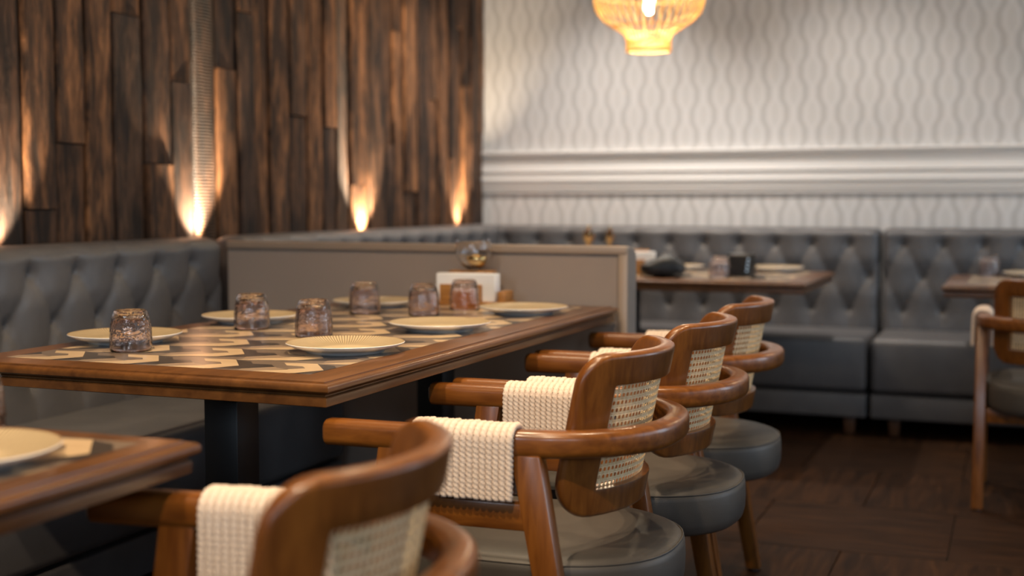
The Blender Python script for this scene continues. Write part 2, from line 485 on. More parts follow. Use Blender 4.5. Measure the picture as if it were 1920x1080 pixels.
def rattan_mat():
    m, nt, b = new_mat('rattan'); L = nt.links.new
    nt.nodes.remove(b)
    out = nt.nodes['Material Output']
    d = N(nt, 'ShaderNodeBsdfDiffuse'); d.inputs['Color'].default_value = srgb(236, 206, 150)
    t = N(nt, 'ShaderNodeBsdfTranslucent'); t.inputs['Color'].default_value = srgb(244, 214, 158)
    mx = N(nt, 'ShaderNodeMixShader'); mx.inputs[0].default_value = 0.55
    L(d.outputs[0], mx.inputs[1]); L(t.outputs[0], mx.inputs[2]); L(mx.outputs[0], out.inputs['Surface'])
    return m
M['rattan'] = rattan_mat()
def emit(name, c, s):
    m, nt, b = new_mat(name)
    b.inputs['Base Color'].default_value = c
    b.inputs['Emission Color'].default_value = c; b.inputs['Emission Strength'].default_value = s
    return m
M['bulb'] = emit('lamp_filament_glass', (1.0, 0.80, 0.50, 1), 28)
M['uplight_lens'] = emit('uplight_lens', (1.0, 0.75, 0.45, 1), 30)
M['fill_spot_lens'] = emit('fill_spot_lens', (1.0, 0.8, 0.55, 1), 8)
M['screen'] = plain('dark_screen', (0.012, 0.013, 0.016, 1), 0.12)
M['screen_text'] = emit('screen_text', (0.35, 0.5, 0.7, 1), 0.10)
def pane_mat():
    m, nt, b = new_mat('window_pane')
    b.inputs['Base Color'].default_value = (0.9, 0.95, 1, 1); b.inputs['Roughness'].default_value = 0.05
    b.inputs['Transmission Weight'].default_value = 1.0
    return m
M['pane'] = pane_mat()

# ------------------------------------------------------------------ room shell
XL, YB, XR, YF, ZC = -2.845, 6.75, 3.6, -3.0, 3.0
floor = struct(box('floor', XL - .1, XR + .1, YF - .1, YB + .1, -0.12, -0.008, M['grout']))
# 0.62 m wood-look tiles in half-bond rows
TS = 0.62
tile_bm = box_bm(-TS / 2 + .002, TS / 2 - .002, -TS / 2 + .002, TS / 2 - .002, -.008, 0.0, 0.0012, 1)
tile0 = None
row = 0
for j in range(-5, 5):
    yc = 3.985 + TS / 2 + j * TS
    if yc - TS / 2 > YB: continue
    for i in range(-4, 6):
        xc = -0.17 + TS / 2 + i * TS + (TS / 2 if j % 2 else 0)
        if tile0 is None:
            o = tile0 = mesh_obj('floor_tile', tile_bm, M['floor_tile'], floor, True, 30)
        else:
            o = tile0.copy(); col.objects.link(o); o.parent = floor
        o.location = (xc, yc, 0)
        o.rotation_euler = (0, 0, (i * 2 + j) % 4 * PI / 2)
ceiling = struct(box('ceiling', XL - .1, XR + .1, YF - .1, YB + .1, ZC, ZC + .1, M['ceiling']))
wall_back = struct(box('wall_back', XL - .1, XR + .1, YB, YB + .1, -.1, ZC, M['wallpaper']))
wall_left = struct(box('wall_left', XL - .1, XL, YF - .1, YB, -.1, ZC, plain('plank_backing', srgb(24, 17, 12), 0.9)))
# right and front walls are pierced by the windows that light the room
def pierced_wall(name, axis, pos, a0, a1, wins, ww, wh, out, mat):
    bm = bmesh.new()
    cuts = sorted(wins)
    def bb(u0, u1, z0, z1):
        if axis == 'x': box_bm(min(pos, pos + out), max(pos, pos + out), u0, u1, z0, z1, bm=bm)
        else: box_bm(u0, u1, min(pos, pos + out), max(pos, pos + out), z0, z1, bm=bm)
    zc = cuts[0][1]
    bb(a0, a1, -.1, zc - wh / 2); bb(a0, a1, zc + wh / 2, ZC)
    u = a0
    for c, _ in cuts:
        bb(u, c - ww / 2, zc - wh / 2, zc + wh / 2); u = c + ww / 2
    bb(u, a1, zc - wh / 2, zc + wh / 2)
    return struct(mesh_obj(name, bm, mat, None, False))
pierced_wall('wall_right', 'x', XR, YF, YB, WIN_RIGHT, 1.6, 1.8, .1, M['dim_wall'])
pierced_wall('wall_front', 'y', YF, XL, XR, WIN_FRONT, 1.0, 1.3, -.1, M['dim_wall'])
wn = 1
for axis, wins, ww in (('x', WIN_RIGHT, 1.6), ('y', WIN_FRONT, 1.0)):
    for c, zc in wins:
        bm = bmesh.new(); wh = 1.8 if axis == 'x' else 1.3
        for u0, u1, z0, z1 in ((-ww / 2, ww / 2, -wh / 2, -wh / 2 + .06), (-ww / 2, ww / 2, wh / 2 - .06, wh / 2),
                               (-ww / 2, -ww / 2 + .06, -wh / 2 + .06, wh / 2 - .06), (ww / 2 - .06, ww / 2, -wh / 2 + .06, wh / 2 - .06),
                               (-.02, .02, -wh / 2 + .06, wh / 2 - .06)):
            if axis == 'x': box_bm(XR + .02, XR + .08, c + u0, c + u1, zc + z0, zc + z1, bm=bm)
            else: box_bm(c + u0, c + u1, YF - .08, YF - .02, zc + z0, zc + z1, bm=bm)
        w = struct(mesh_obj('window_%d' % wn, bm, M['black'], None, False))
        if axis == 'x': box('pane', XR + .045, XR + .055, c - ww / 2 + .06, c + ww / 2 - .06, zc - wh / 2 + .06, zc + wh / 2 - .06, M['pane'], w)
        else: box('pane', c - ww / 2 + .06, c + ww / 2 - .06, YF - .055, YF - .045, zc - wh / 2 + .06, zc + wh / 2 - .06, M['pane'], w)
        wn += 1

# dado moulding on the back wall
def extrude_x(name, prof, x0, x1, mat, parent=None):
    n = len(prof)
    verts = [(x0, y, z) for y, z in prof] + [(x1, y, z) for y, z in prof]
    faces = [[i, (i + 1) % n, n + (i + 1) % n, n + i] for i in range(n)] + [list(range(n))[::-1], [n + i for i in range(n)]]
    return pydata_obj(name, verts, faces, mat, parent, False)
def rail_prof():
    y = YB
    pts = [(y, 1.112), (y - .012, 1.112), (y - .016, 1.122), (y - .010, 1.126), (y - .010, 1.134), (y - .018, 1.138), (y - .022, 1.148),
           (y - .014, 1.154), (y - .014, 1.166), (y - .024, 1.172), (y - .028, 1.186), (y - .028, 1.196), (y - .020, 1.204), (y - .020, 1.214),
           (y - .012, 1.220), (y - .022, 1.228), (y - .026, 1.240), (y - .018, 1.246), (y - .016, 1.258), (y - .010, 1.264), (y - .010, 1.318),
           (y - .022, 1.326), (y - .034, 1.334), (y - .036, 1.344), (y - .030, 1.350), (y, 1.350)]
    return pts
struct(extrude_x('trim_1', rail_prof(), XL, XR, M['white_paint']))

# reclaimed planks on the left wall: (y0, y1, joints in z)
cols = [(2.20, 2.33), (2.33, 2.46), (2.46, 2.57), (2.57, 2.70), (2.70, 2.83), (2.83, 2.965), (2.965, 3.106)]
yb = [3.106, 3.247, 3.391, 3.530, 3.692, 3.848, 3.979, 4.120, 4.262, 4.378, 4.494, 4.649, 4.79, 4.921, 5.04, 5.155, 5.33, 5.495, 5.60, 5.711, 5.86, 6.005, 6.12, 6.243, 6.34, 6.432, 6.53, 6.631, 6.745]
joints = {0: [1.05], 1: [1.26, 2.4], 2: [2.1], 3: [1.707], 4: [1.207], 5: [1.506], 6: [2.3], 7: [1.579], 8: [1.808], 9: [2.2], 10: [2.5],
          11: [1.432, 2.35], 12: [2.05], 13: [1.399], 14: [2.2], 15: [1.15], 16: [2.05], 17: [1.35, 2.3], 18: [1.9], 19: [1.12, 2.1], 20: [2.4],
          21: [1.6], 22: [2.2], 23: [1.3], 24: [2.0], 25: [1.7], 26: [2.3], 27: [1.45]}
def plank(y0, y1, z0, z1, depth, mat, ragged=False):
    """rough-sawn plank with wavering edges; long axis Z, origin at its centre"""
    yc, zc = (y0 + y1) / 2, (z0 + z1) / 2
    hw, hh = (y1 - y0) / 2 - .0045, (z1 - z0) / 2 - .0025
    n = max(4, int((z1 - z0) / .22))
    verts, faces = [], []
    for i in range(n + 1):
        z = -hh + 2 * hh * i / n
        jl, jr = random.uniform(0, .005), random.uniform(0, .005)
        tilt = random.uniform(-.003, .003)
        zz = z + (random.uniform(-.012, .004) if ragged and i == n else 0)
        verts += [(XL - XL, -hw + jl, z), (depth - .005, -hw + jl, z), (depth + tilt, -hw + jl + .006, zz), (depth + random.uniform(-.003, .003), random.uniform(-.01, .01), zz),
                  (depth - tilt, hw - jr - .006, zz), (depth - .005, hw - jr, z), (0, hw - jr, z)]
    for i in range(n):
        for k in range(6):
            a = i * 7 + k
            faces.append([a, a + 1, a + 8, a + 7])
    faces.append([0, 1, 2, 3, 4, 5, 6][::-1]); faces.append([n * 7 + k for k in range(7)])
    me_o = pydata_obj('plank', verts, [f[::-1] for f in faces], mat, wall_left, True, 35)
    me_o.location = (XL, yc, zc)
    return me_o
ZB = 0.0
for y0, y1 in cols:
    zj = random.uniform(1.1, 2.2)
    plank(y0, y1, ZB, zj, random.uniform(.014, .03), M['plank']); plank(y0, y1, zj, ZC, random.uniform(.014, .03), M['plank'])
for i in range(len(yb) - 1):
    zs = [ZB] + joints.get(i, []) + [ZC]
    for k in range(len(zs) - 1):
        d = random.uniform(.012, .033)
        plank(yb[i], yb[i + 1], zs[k], zs[k + 1], d, M['plank_rib'] if i in (6, 14) else M['plank'], ragged=(i == 7))

# ------------------------------------------------------------------ banquettes
def tuft_height(s, z, rows, p, s0, smin, smax, zt):
    """puffed diamond tufting: height of the surface above the button plane"""
    def segd(px, pz, ax, az, bx, bz):
        dx, dz = bx - ax, bz - az
        t = max(0, min(1, ((px - ax) * dx + (pz - az) * dz) / (dx * dx + dz * dz)))
        return math.hypot(px - ax - t * dx, pz - az - t * dz)
    d = 9.0; rb = 9.0
    z1, z2, z3 = rows
    k = round((s - s0) / p)
    for kk in (k - 1, k, k + 1):
        c = s0 + kk * p; h = c + p / 2; g = c - p / 2
        if z > z2 - .03:
            d = min(d, segd(s, z, c, z1, h, z2), segd(s, z, c, z1, g, z2))
        if z < z2 + .03:
            d = min(d, segd(s, z, c, z3, h, z2), segd(s, z, c, z3, g, z2))
        if z > z1 - .02: d = min(d, segd(s, z, c, z1, c, zt) + .006 * min(1, max(0, (z - z1) / .05)))
        if z < z3 + .02: d = min(d, segd(s, z, c, z3, c, 0.3) + .006 * min(1, max(0, (z3 - z) / .05)))
        rb = min(rb, math.hypot(s - c, z - z1), math.hypot(s - c, z - z3), math.hypot(s - h, z - z2), math.hypot(s - g, z - z2))
    h = .011 * (1 - math.exp(-d / .013)) + .014 * min(1.0, rb / .085) ** .8
    h -= .013 * math.exp(-(rb / .020) ** 2)
    e = min(s - smin, smax - s)
    if e < .04: h -= .045 * (1 - math.sqrt(max(0, 1 - ((.04 - max(e, 0)) / .04) ** 2)))
    return h
def make_bench(name, s0, s1, p, sb, rows, zt=.95, seat_d=.50, back_d=.115, seat_s0=None, legs=(), label='', cat='bench', group=None):
    """bench along local +x from s0 to s1; faces local -y; button plane at y=0; seat front at y=-seat_d"""
    root = thing(name, (0, 0, 0), label, cat, 0, group)
    ds = .0125
    ns = max(4, int((s1 - s0) / ds)); ZR = [.40 + i * .0125 for i in range(int((zt - .03 - .40) / .0125) + 1)]
    prof = []          # (kind, z, y-base, factor)
    for z in ZR: prof.append((z, 0.0, 1.0))
    zl = ZR[-1]; rr = zt - zl
    for i in range(1, 7):
        a = PI / 2 * i / 6
        prof.append((zl + rr * math.sin(a), (1 - math.cos(a)) * (rr + .02), 1.0 - .75 * i / 6))
    prof.append((zt - .001, back_d - .02, .1)); prof.append((zt - .012, back_d, 0)); prof.append((.40, back_d, 0))
    verts, faces = [], []
    m = len(prof)
    for i in range(ns + 1):
        s = s0 + (s1 - s0) * i / ns
        e = min(s - s0, s1 - s); dz = .018 * (1 - math.sqrt(max(0, 1 - ((.05 - e) / .05) ** 2))) if e < .05 else 0
        for z, y, f in prof:
            h = tuft_height(s, min(z, zt), rows, p, sb, s0, s1, zt + .2) * f if f > 0 else 0
            verts.append((s, y - h, z - (dz if z > zt - .03 else 0)))
    for i in range(ns):
        for j in range(m - 1):
            a = i * m + j
            faces.append([a, a + m, a + m + 1, a + 1])
    faces.append([j for j in range(m)]); faces.append([ns * m + j for j in range(m)][::-1])
    back = pydata_obj('backrest', verts, faces, M['leather'], root, True, 70)
    # buttons
    bp = [(0.0105 * math.sin(a), 0.007 * math.cos(a)) for a in [PI / 2 * i / 4 for i in range(5)]]
    btn = None
    for z, off in ((rows[0], 0), (rows[1], p / 2), (rows[2], 0)):
        k0 = math.ceil((s0 + .03 - sb - off) / p); k1 = math.floor((s1 - .03 - sb - off) / p)
        for k in range(k0, k1 + 1):
            if btn is None:
                o = btn = lathe('button', [(r, h) for r, h in bp[::-1]][::-1], 10, M['leather'], back, angle=80)
            else:
                o = btn.copy(); col.objects.link(o); o.parent = back
            o.location = (sb + off + k * p, .0120, z); o.rotation_euler = (PI / 2, 0, 0)
    # seat: soft rounded block
    def block(nm, y0, y1, z0, z1, bev, crown=0.0, par=root, mat=M['leather']):
        bm = box_bm((s0 if seat_s0 is None else seat_s0) + .004, s1 - .004, y0, y1, z0, z1, bev, 5)
        return mesh_obj(nm, bm, mat, par, True, 60)
    block('seat', -seat_d, .05, .205, .452, .028)
    block('seat_base', -seat_d + .012, .12, .085, .195, .010)
    for lx in legs:
        for ly in (-seat_d + .09, .07):
            prism('foot', [(lx - .02, ly - .02, 0), (lx + .02, ly - .02, 0), (lx + .02, ly + .02, 0), (lx - .02, ly + .02, 0)],
                  [(lx - .028, ly - .028, .086), (lx + .028, ly - .028, .086), (lx + .028, ly + .028, .086), (lx - .028, ly + .028, .086)], M['foot_wood'], root, .003)
    return root
# left wall: local x runs along world +y ... rotate so that the bench faces +X: local -y -> +X  => rotz = +90
b1 = make_bench('banquette_bench', 0.9, 3.825, .192, 3.647, (.869, .727, .555), legs=(1.2, 2.4, 3.6), seat_d=.50,
                label='grey buttoned leather banquette along the plank wall beside the long dining table', cat='banquette')
b1.location = (-2.615, 0, 0); b1.rotation_euler = (0, 0, PI / 2)
b2 = make_bench('banquette_bench', 3.96, 6.43, .192, 4.10, (.869, .727, .555), legs=(4.2, 5.2), seat_d=.50,
                label='grey leather banquette along the plank wall behind the low partition', cat='banquette')
b2.location = (-2.615, 0, 0); b2.rotation_euler = (0, 0, PI / 2)
b3 = make_bench('banquette_bench', -2.72, -.617, .182, -.762, (.865, .711, .546), legs=(-1.9, -.70), seat_d=.50, seat_s0=-2.10,
                label='grey buttoned banquette under the patterned wall, left of the seat gap', cat='banquette', zt=.945)
b3.location = (0, 6.47, 0)
b4 = make_bench('banquette_bench', -.607, 1.9, .182, -.508, (.865, .711, .546), legs=(-.50, .8, 1.8), seat_d=.50,
                label='grey buttoned banquette under the patterned wall, right of the seat gap', cat='banquette', zt=.945)
b4.location = (0, 6.47, 0)

# ------------------------------------------------------------------ low partition behind the long table
part = thing('partition', (0, 0, 0), 'low taupe panelled partition at the far end of the long dining table', 'partition')
PX0, PX1, PY0, PY1, PZ = -2.60, -1.128, 3.845, 3.945, .936
def part_body():
    prof = [(PY0 + .008, 0), (PY1, 0), (PY1, PZ - .055)]
    for i in range(1, 8):
        a = PI / 2 * i / 7
        prof.append((PY1 - .05 + .05 * math.cos(a), PZ - .055 + .05 * math.sin(a)))
    prof += [(PY0 + .03, PZ - .006), (PY0 + .008, PZ - .006)]
    n = len(prof)
    verts = [(PX0, y, z) for y, z in prof] + [(PX1, y, z) for y, z in prof]
    faces = [[i, (i + 1) % n, n + (i + 1) % n, n + i] for i in range(n)] + [list(range(n))[::-1], [n + i for i in range(n)]]
    bm = bmesh.new(); vv = [bm.verts.new(v) for v in verts]
    for f in faces: bm.faces.new([vv[i] for i in f])
    bmesh.ops.recalc_face_normals(bm, faces=bm.faces)
    return mesh_obj('padded_body', bm, M['leather_light'], part, True, 35)
M['leather_light'] = leather('taupe_leather', srgb(132, 124, 118), srgb(142, 133, 126), 0.45)
part_body()
box('panel', PX0, PX1 - .034, PY0 + .004, PY0 + .012, .05, PZ - .034, M['taupe'], part, .001, 1)
box('stile', PX1 - .030, PX1 - .001, PY0 - .002, PY0 + .012, 0.0, PZ - .02, M['taupe_cap'], part, .003, 2)
box('top_rail', PX0, PX1 - .001, PY0 - .004, PY0 + .030, PZ - .027, PZ, M['taupe_cap'], part, .005, 3)
box('kick_board', PX0, PX1 - .031, PY0, PY0 + .012, 0.0, .05, M['taupe_cap'], part, .001, 1)

# ------------------------------------------------------------------ tables
def ring_mesh(x0, x1, y0, y1, prof):
    """mitred edge profile swept round a rectangle; prof = (inset, z)"""
    verts, faces = [], []
    n = len(prof)
    for cx, cy in ((0, 0), (1, 0), (1, 1), (0, 1)):
        for d, z in prof:
            verts.append(((x1 - d) if cx else (x0 + d), (y1 - d) if cy else (y0 + d), z))
    for k in range(4):
        k2 = (k + 1) % 4
        for i in range(n - 1):
            faces.append([k * n + i, k * n + i + 1, k2 * n + i + 1, k2 * n + i])
    faces.append([k * n for k in range(4)]); faces.append([k * n + n - 1 for k in range(4)][::-1])
    return verts, [f[::-1] for f in faces]
EDGE = [(.020, .750), (.0170, .7488), (.0165, .7462), (.0120, .7462), (.0070, .7458), (.0030, .7438), (.0006, .7405), (0, .7370), (.0003, .7330), (.0030, .7300), (.0080, .7285),
        (.0118, .7268), (.0140, .7245), (.0142, .7222), (.0110, .7212), (.0095, .7195), (.0090, .7160), (.0100, .7040), (.0130, .7025)]
def clip_poly(poly, x0, x1, y0, y1):
    def clip(pts, inside, inter):
        out = []
        for i in range(len(pts)):
            a, b = pts[i - 1], pts[i]
            ia, ib = inside(a), inside(b)
            if ib:
                if not ia: out.append(inter(a, b))
                out.append(b)
            elif ia: out.append(inter(a, b))
        return out
    def ix(X): return lambda a, b: (X, a[1] + (b[1] - a[1]) * (X - a[0]) / (b[0] - a[0]))
    def iy(Y): return lambda a, b: (a[0] + (b[0] - a[0]) * (Y - a[1]) / (b[1] - a[1]), Y)
    for ins, it in ((lambda p: p[0] >= x0, ix(x0)), (lambda p: p[0] <= x1, ix(x1)), (lambda p: p[1] >= y0, iy(y0)), (lambda p: p[1] <= y1, iy(y1))):
        if len(poly) < 3: return []
        poly = clip(poly, ins, it)
    return poly
def area2(p):
    return sum(p[i - 1][0] * p[i][1] - p[i][0] * p[i - 1][1] for i in range(len(p)))
def inlay_polys(x0, x1, y0, y1, ox, oy, a=.193):
    out = []
    cream = [(0, 0), (.060, -.080), (.027, -.138), (-.0945, -.1655), (.013, -.070), (-.008, -.044), (-.046, -.042), (-.071, -.010)]
    dark = [(.0025, -.003), (.048, -.016), (.071, -.047), (.112, -.043), (.137, -.071), (.088, -.119), (.030, -.1465), (-.050, -.1625), (.0275, -.1375), (.0605, -.080)]
    light = [(.090, -.118), (.139, -.071), (.150, -.083), (.185, -.096), (.140, -.128), (.100, -.150)]
    for j in range(-14, 15):
        for i in range(-12, 13):
            cx, cy = ox + (i + (.5 if j % 2 else 0)) * a, oy + j * a * math.sqrt(3) / 2
            if not (x0 - 2 * a < cx < x1 + 2 * a and y0 - 2 * a < cy < y1 + 2 * a): continue
            for s, (poly, mt) in enumerate(((cream, 'inlay_cream'), (dark, 'inlay_dark'), (light, 'inlay_taupe'))):
                P = [(cx + x, cy + y) for x, y in poly]
                C_ = clip_poly(P, x0, x1, y0, y1)
                if len(C_) < 3 or abs(area2(C_)) / 2 < 4e-5: continue
                whole = len(C_) == len(P) and abs(abs(area2(C_)) - abs(area2(P))) < 1e-7
                out.append((cx, cy, C_, mt, (s, mt, len(poly)) if whole else None))
    return out
def poly_prism(poly, z0, z1, shrink=.0005):
    if area2(poly) < 0: poly = poly[::-1]
    n = len(poly)
    verts = [(x, y, z0) for x, y in poly] + [(x, y, z1) for x, y in poly]
    faces = [[n + i for i in range(n)]] + [[i, (i + 1) % n, n + (i + 1) % n, n + i] for i in range(n)]
    return verts, faces
TILE_CACHE = {}
def make_table(name, x0, x1, y0, y1, label, columns, border=.09, ox=0.0, oy=0.0, single_tiles=True, col_w=.085):
    """origin at the table's centre on the floor"""
    cx, cy = (x0 + x1) / 2, (y0 + y1) / 2
    root = thing(name, (cx, cy, 0), label, 'table')
    v, f = ring_mesh(x0 - cx, x1 - cx, y0 - cy, y1 - cy, EDGE)
    top = pydata_obj('tabletop', v, f, M['table_wood'], root, True, 28)
    polys = inlay_polys(x0 - cx + border, x1 - cx - border, y0 - cy + border, y1 - cy - border, ox - cx, oy - cy)
    box('inlay_field', x0 - cx + border, x1 - cx - border, y0 - cy + border, y1 - cy - border, .7490, .7502, M['inlay_grey'], top)
    if single_tiles:
        for px, py, P, mt, key in polys:
            if key is not None:
                if key not in TILE_CACHE:
                    v, f = poly_prism([(x - px, y - py) for x, y in P], .7500, .7505)
                    o = pydata_obj('inlay_tile', v, f, M[mt], top, False); TILE_CACHE[key] = o
                else:
                    o = TILE_CACHE[key].copy(); col.objects.link(o); o.parent = top
                o.location = (px, py, 0)
            else:
                v, f = poly_prism(P, .7500, .7505)
                pydata_obj('inlay_tile', v, f, M[mt], top, False)
    else:
        V, F, MI = [], [], []; names = ('inlay_cream', 'inlay_dark', 'inlay_taupe')
        for px, py, P, mt, key in polys:
            v, f = poly_prism(P, .7500, .7505); b = len(V); V += v
            for q in f: F.append([b + i for i in q]); MI.append(names.index(mt))
        o = pydata_obj('inlay', V, F, [M[n] for n in names], top, False, None, MI); o['kind'] = 'stuff'
    for lx, ly in columns:
        lx -= cx; ly -= cy
        box('column', lx - col_w / 2, lx + col_w / 2, ly - col_w / 2, ly + col_w / 2, .012, .698, M['black'], root, .003, 2)
        box('mounting_plate', lx - .16, lx + .16, ly - .16, ly + .16, .696, .7028, M['black'], root, .002, 1)
        box('base_plate', lx - .22, lx + .22, ly - .22, ly + .22, 0.0, .012, M['black'], root, .004, 2)
    return root
TA = make_table('dining_table', -2.062, -1.150, 2.012, 3.822, 'long brown dining table with geometric inlay in the middle, six plates on it', [(-1.59, 2.36), (-1.59, 3.42)], ox=-1.498, oy=2.242)
make_table('dining_table', -1.956, -1.044, -.335, 1.475, 'brown dining table cut off at the lower left, in front of the nearest armchair', [(-1.5, .0), (-1.5, 1.1)], border=.058, ox=-1.177, oy=1.412)
make_table('dining_table', -2.02, -.775, 5.17, 6.05, 'brown table behind the partition with black bag and black device on it', [(-1.62, 5.55)], ox=-1.4, oy=5.5, single_tiles=False)
make_table('dining_table', -.268, .93, 5.22, 6.03, 'brown table at the right edge, in front of the wall banquette', [(.33, 5.62)], ox=0, oy=5.6, single_tiles=False)

# ------------------------------------------------------------------ armchair (faces local -x, origin on the floor)
AY, AZ, AW = .245, .657, .046          # arm centre line half spacing, height, section
def make_chair():
    root = thing('armchair', (0, 0, 0))
    # continuous horseshoe arm rail
    path = []
    for i in range(12): path.append((-.305 + (.03 + .305) * i / 12, -AY, AZ))
    for i in range(41):
        a = -PI / 2 + PI * i / 40
        ca, sa = math.cos(a), math.sin(a)
        path.append((.03 + .252 * abs(ca) ** .9, AY * math.copysign(abs(sa) ** .9, sa), AZ))
    for i in range(1, 13): path.append((.03 - (.03 + .305) * i / 12, AY, AZ))
    # thin duplicates out
    pp = [path[0]]
    for p in path[1:]:
        if (Vector(p) - Vector(pp[-1])).length > .004: pp.append(p)
    v, f = sweep_flat(pp, rrect(AW - .001, AW + .002, .0145, 4), .007)
    pydata_obj('arm_rail', v, f, M['chair_wood'], root, True, 60)
    # backrest frame: bent board with a rounded outline and a window for the cane
    R, X0 = .243, -.008
    ZB_, ZT_ = .514, .811; HS = R * math.radians(55)
    def surf(s, t, off):
        a = s / R
        x = X0 + (R + off) * math.cos(a) + (t - .66) * .20
        return (x, (R + off) * math.sin(a), t + off * -.1)
    def outline(w, z0, z1, rt, rb, n=8, ne=10):
        pts = []
        def arc(cx, cz, r, a0):
            for i in range(n + 1):
                a = math.radians(a0 + 90 * i / n); pts.append((cx + r * math.cos(a), cz + r * math.sin(a)))
        def line(p, q):
            for i in range(1, ne): pts.append((p[0] + (q[0] - p[0]) * i / ne, p[1] + (q[1] - p[1]) * i / ne))
        arc(w - rt, z1 - rt, rt, 0); line((w - rt, z1), (-w + rt, z1))
        arc(-w + rt, z1 - rt, rt, 90); line((-w, z1 - rt), (-w, z0 + rb))
        arc(-w + rb, z0 + rb, rb, 180); line((-w + rb, z0), (w - rb, z0))
        arc(w - rb, z0 + rb, rb, 270); line((w, z0 + rb), (w, z1 - rt))
        return pts
    outer = outline(HS, ZB_, ZT_, .055, .075)
    ws, wz0, wz1 = HS - .072, ZB_ + .052, ZT_ - .056
    inner = outline(ws, wz0, wz1, .004, .004)
    TH = .0145
    sec = [(0, -.45), (.03, -.78), (.09, -.97), (.16, -1), (.35, -1), (.65, -1), (.93, -1), (1, -.92), (1, -.3), (1, .3), (1, .92), (.93, 1), (.65, 1), (.35, 1), (.16, 1), (.09, .97), (.03, .78), (0, .45)]
    verts, faces = [], []; m = len(sec); n = len(outer)
    for (so, to), (si, ti) in zip(outer, inner):
        for q, h in sec:
            verts.append(surf(so + (si - so) * q, to + (ti - to) * q, h * TH))
    for i in range(n):
        i2 = (i + 1) % n
        for j in range(m):
            j2 = (j + 1) % m
            faces.append([i * m + j, i * m + j2, i2 * m + j2, i2 * m + j])
    fr = pydata_obj('backrest_frame', verts, faces, M['chair_wood_v'], root, True, 50)
    # woven cane: rows of oval eyes with rows of pin holes between them
    px_, pz_ = .0098, .0134
    nx, nz = int(2 * ws / px_), int((wz1 - wz0) / pz_)
    px_, pz_ = 2 * ws / nx, (wz1 - wz0) / nz
    verts, faces = [], []
    def cell(s0, s1, t0, t1, rs, rt, k):
        """quad cell with an oval hole"""
        cs, ct = (s0 + s1) / 2, (t0 + t1) / 2
        base = len(verts)
        hs, ht = (s1 - s0) / 2, (t1 - t0) / 2
        for i in range(k):
            a = 2 * PI * (i + .5) / k
            c, s_ = math.cos(a), math.sin(a); mm = max(abs(c), abs(s_))
            verts.append(surf(cs + hs * c / mm, ct + ht * s_ / mm, -.001))
            verts.append(surf(cs + rs * c, ct + rt * s_, .0))
        for i in range(k):
            j = (i + 1) % k
            faces.append([base + 2 * i, base + 2 * j, base + 2 * j + 1, base + 2 * i + 1])
        if k == 8:
            # close the square's corners
            pass
    for jz in range(nz):
        t0 = wz0 + jz * pz_
        tm = t0 + pz_ * .70
        for ix in range(nx):
            s0 = -ws + ix * px_
            cell(s0, s0 + px_, t0, tm, px_ * .285, (tm - t0) * .40, 12)
            cell(s0, s0 + px_, tm, t0 + pz_, px_ * .10, (pz_ * .3) * .20, 4)
    cane = pydata_obj('cane_panel', verts, [f_ for f_ in faces], M['cane'], root, True)
    cane['kind'] = 'stuff'
    # small blocks tying the back to the arm rail
    for sgn in (-1, 1):
        box('back_mount', .120, .155, sgn * .208 - .016, sgn * .208 + .018, .644, .670, M['chair_wood'], root, .004, 2)
    # legs: A-shaped pair under each arm
    for sgn in (-1, 1):
        y0, y1 = sgn * AY - .019, sgn * AY + .019
        zt = AZ - AW / 2 + .006
        prism('leg', [(.172, y0, .006), (.212, y0, .006), (.212, y1, .006), (.172, y1, .006)], [(.052, y0, zt), (.106, y0, zt), (.106, y1, zt), (.052, y1, zt)], M['chair_wood_v'], root)
        prism('leg', [(-.290, y0, .006), (-.250, y0, .006), (-.250, y1, .006), (-.290, y1, .006)], [(-.200, y0, zt), (-.146, y0, zt), (-.146, y1, zt), (-.200, y1, zt)], M['chair_wood_v'], root)
        box('side_rail', -.165, .085, sgn * AY - .016, sgn * AY + .016, .506, .554, M['chair_wood'], root, .003, 2)
        for fx in (.192, -.270):
            o = lathe('glide', [(0, 0), (.014, 0), (.015, .003), (.015, .007), (0, .007)], 12, M['glide'], root); o.location = (fx, sgn * AY, 0)
    # rails under the seat
    box('seat_rail', -.215, -.18, -AY + .02, AY - .02, .30, .35, M['chair_wood'], root, .003, 2)
    box('seat_rail', .105, .14, -AY + .02, AY - .02, .30, .35, M['chair_wood'], root, .003, 2)
    # padded seat: D-shaped outline, straight front and rounded back
    def seat_r(a):
        c, s_ = math.cos(a), math.sin(a)
        ex = 2.5 if c > 0 else 4.5
        ax = .288 if c > 0 else .255
        ay = .232
        return (abs(c / ax) ** ex + abs(s_ / ay) ** ex) ** (-1 / ex)
    prof = [(0, .462), (.35, .461), (.62, .459), (.80, .456), (.90, .452), (.955, .446), (.975, .4405), (.982, .4385), (.992, .436), (1.0, .425), (1.004, .40), (1.0, .372), (.985, .355), (.95, .347), (.8, .345), (0, .345)]
    nseg = 72; verts, faces = [], []; m = len(prof)
    for k in range(nseg):
        a = 2 * PI * k / nseg; r = seat_r(a)
        for q, z in prof: verts.append((.01 + r * q * math.cos(a), r * q * math.sin(a), z))
    for k in range(nseg):
        k2 = (k + 1) % nseg
        for i in range(m - 1): faces.append([k * m + i, k * m + i + 1, k2 * m + i + 1, k2 * m + i])
    so = pydata_obj('seat', verts, [f_[::-1] for f_ in faces], M['seat_leather'], root, True, 60)
    bm = bmesh.new(); bm.from_mesh(so.data); bmesh.ops.remove_doubles(bm, verts=bm.verts, dist=1e-5); bmesh.ops.recalc_face_normals(bm, faces=bm.faces); bm.to_mesh(so.data); bm.free()
    # stitched seam round the top edge
    pts = []
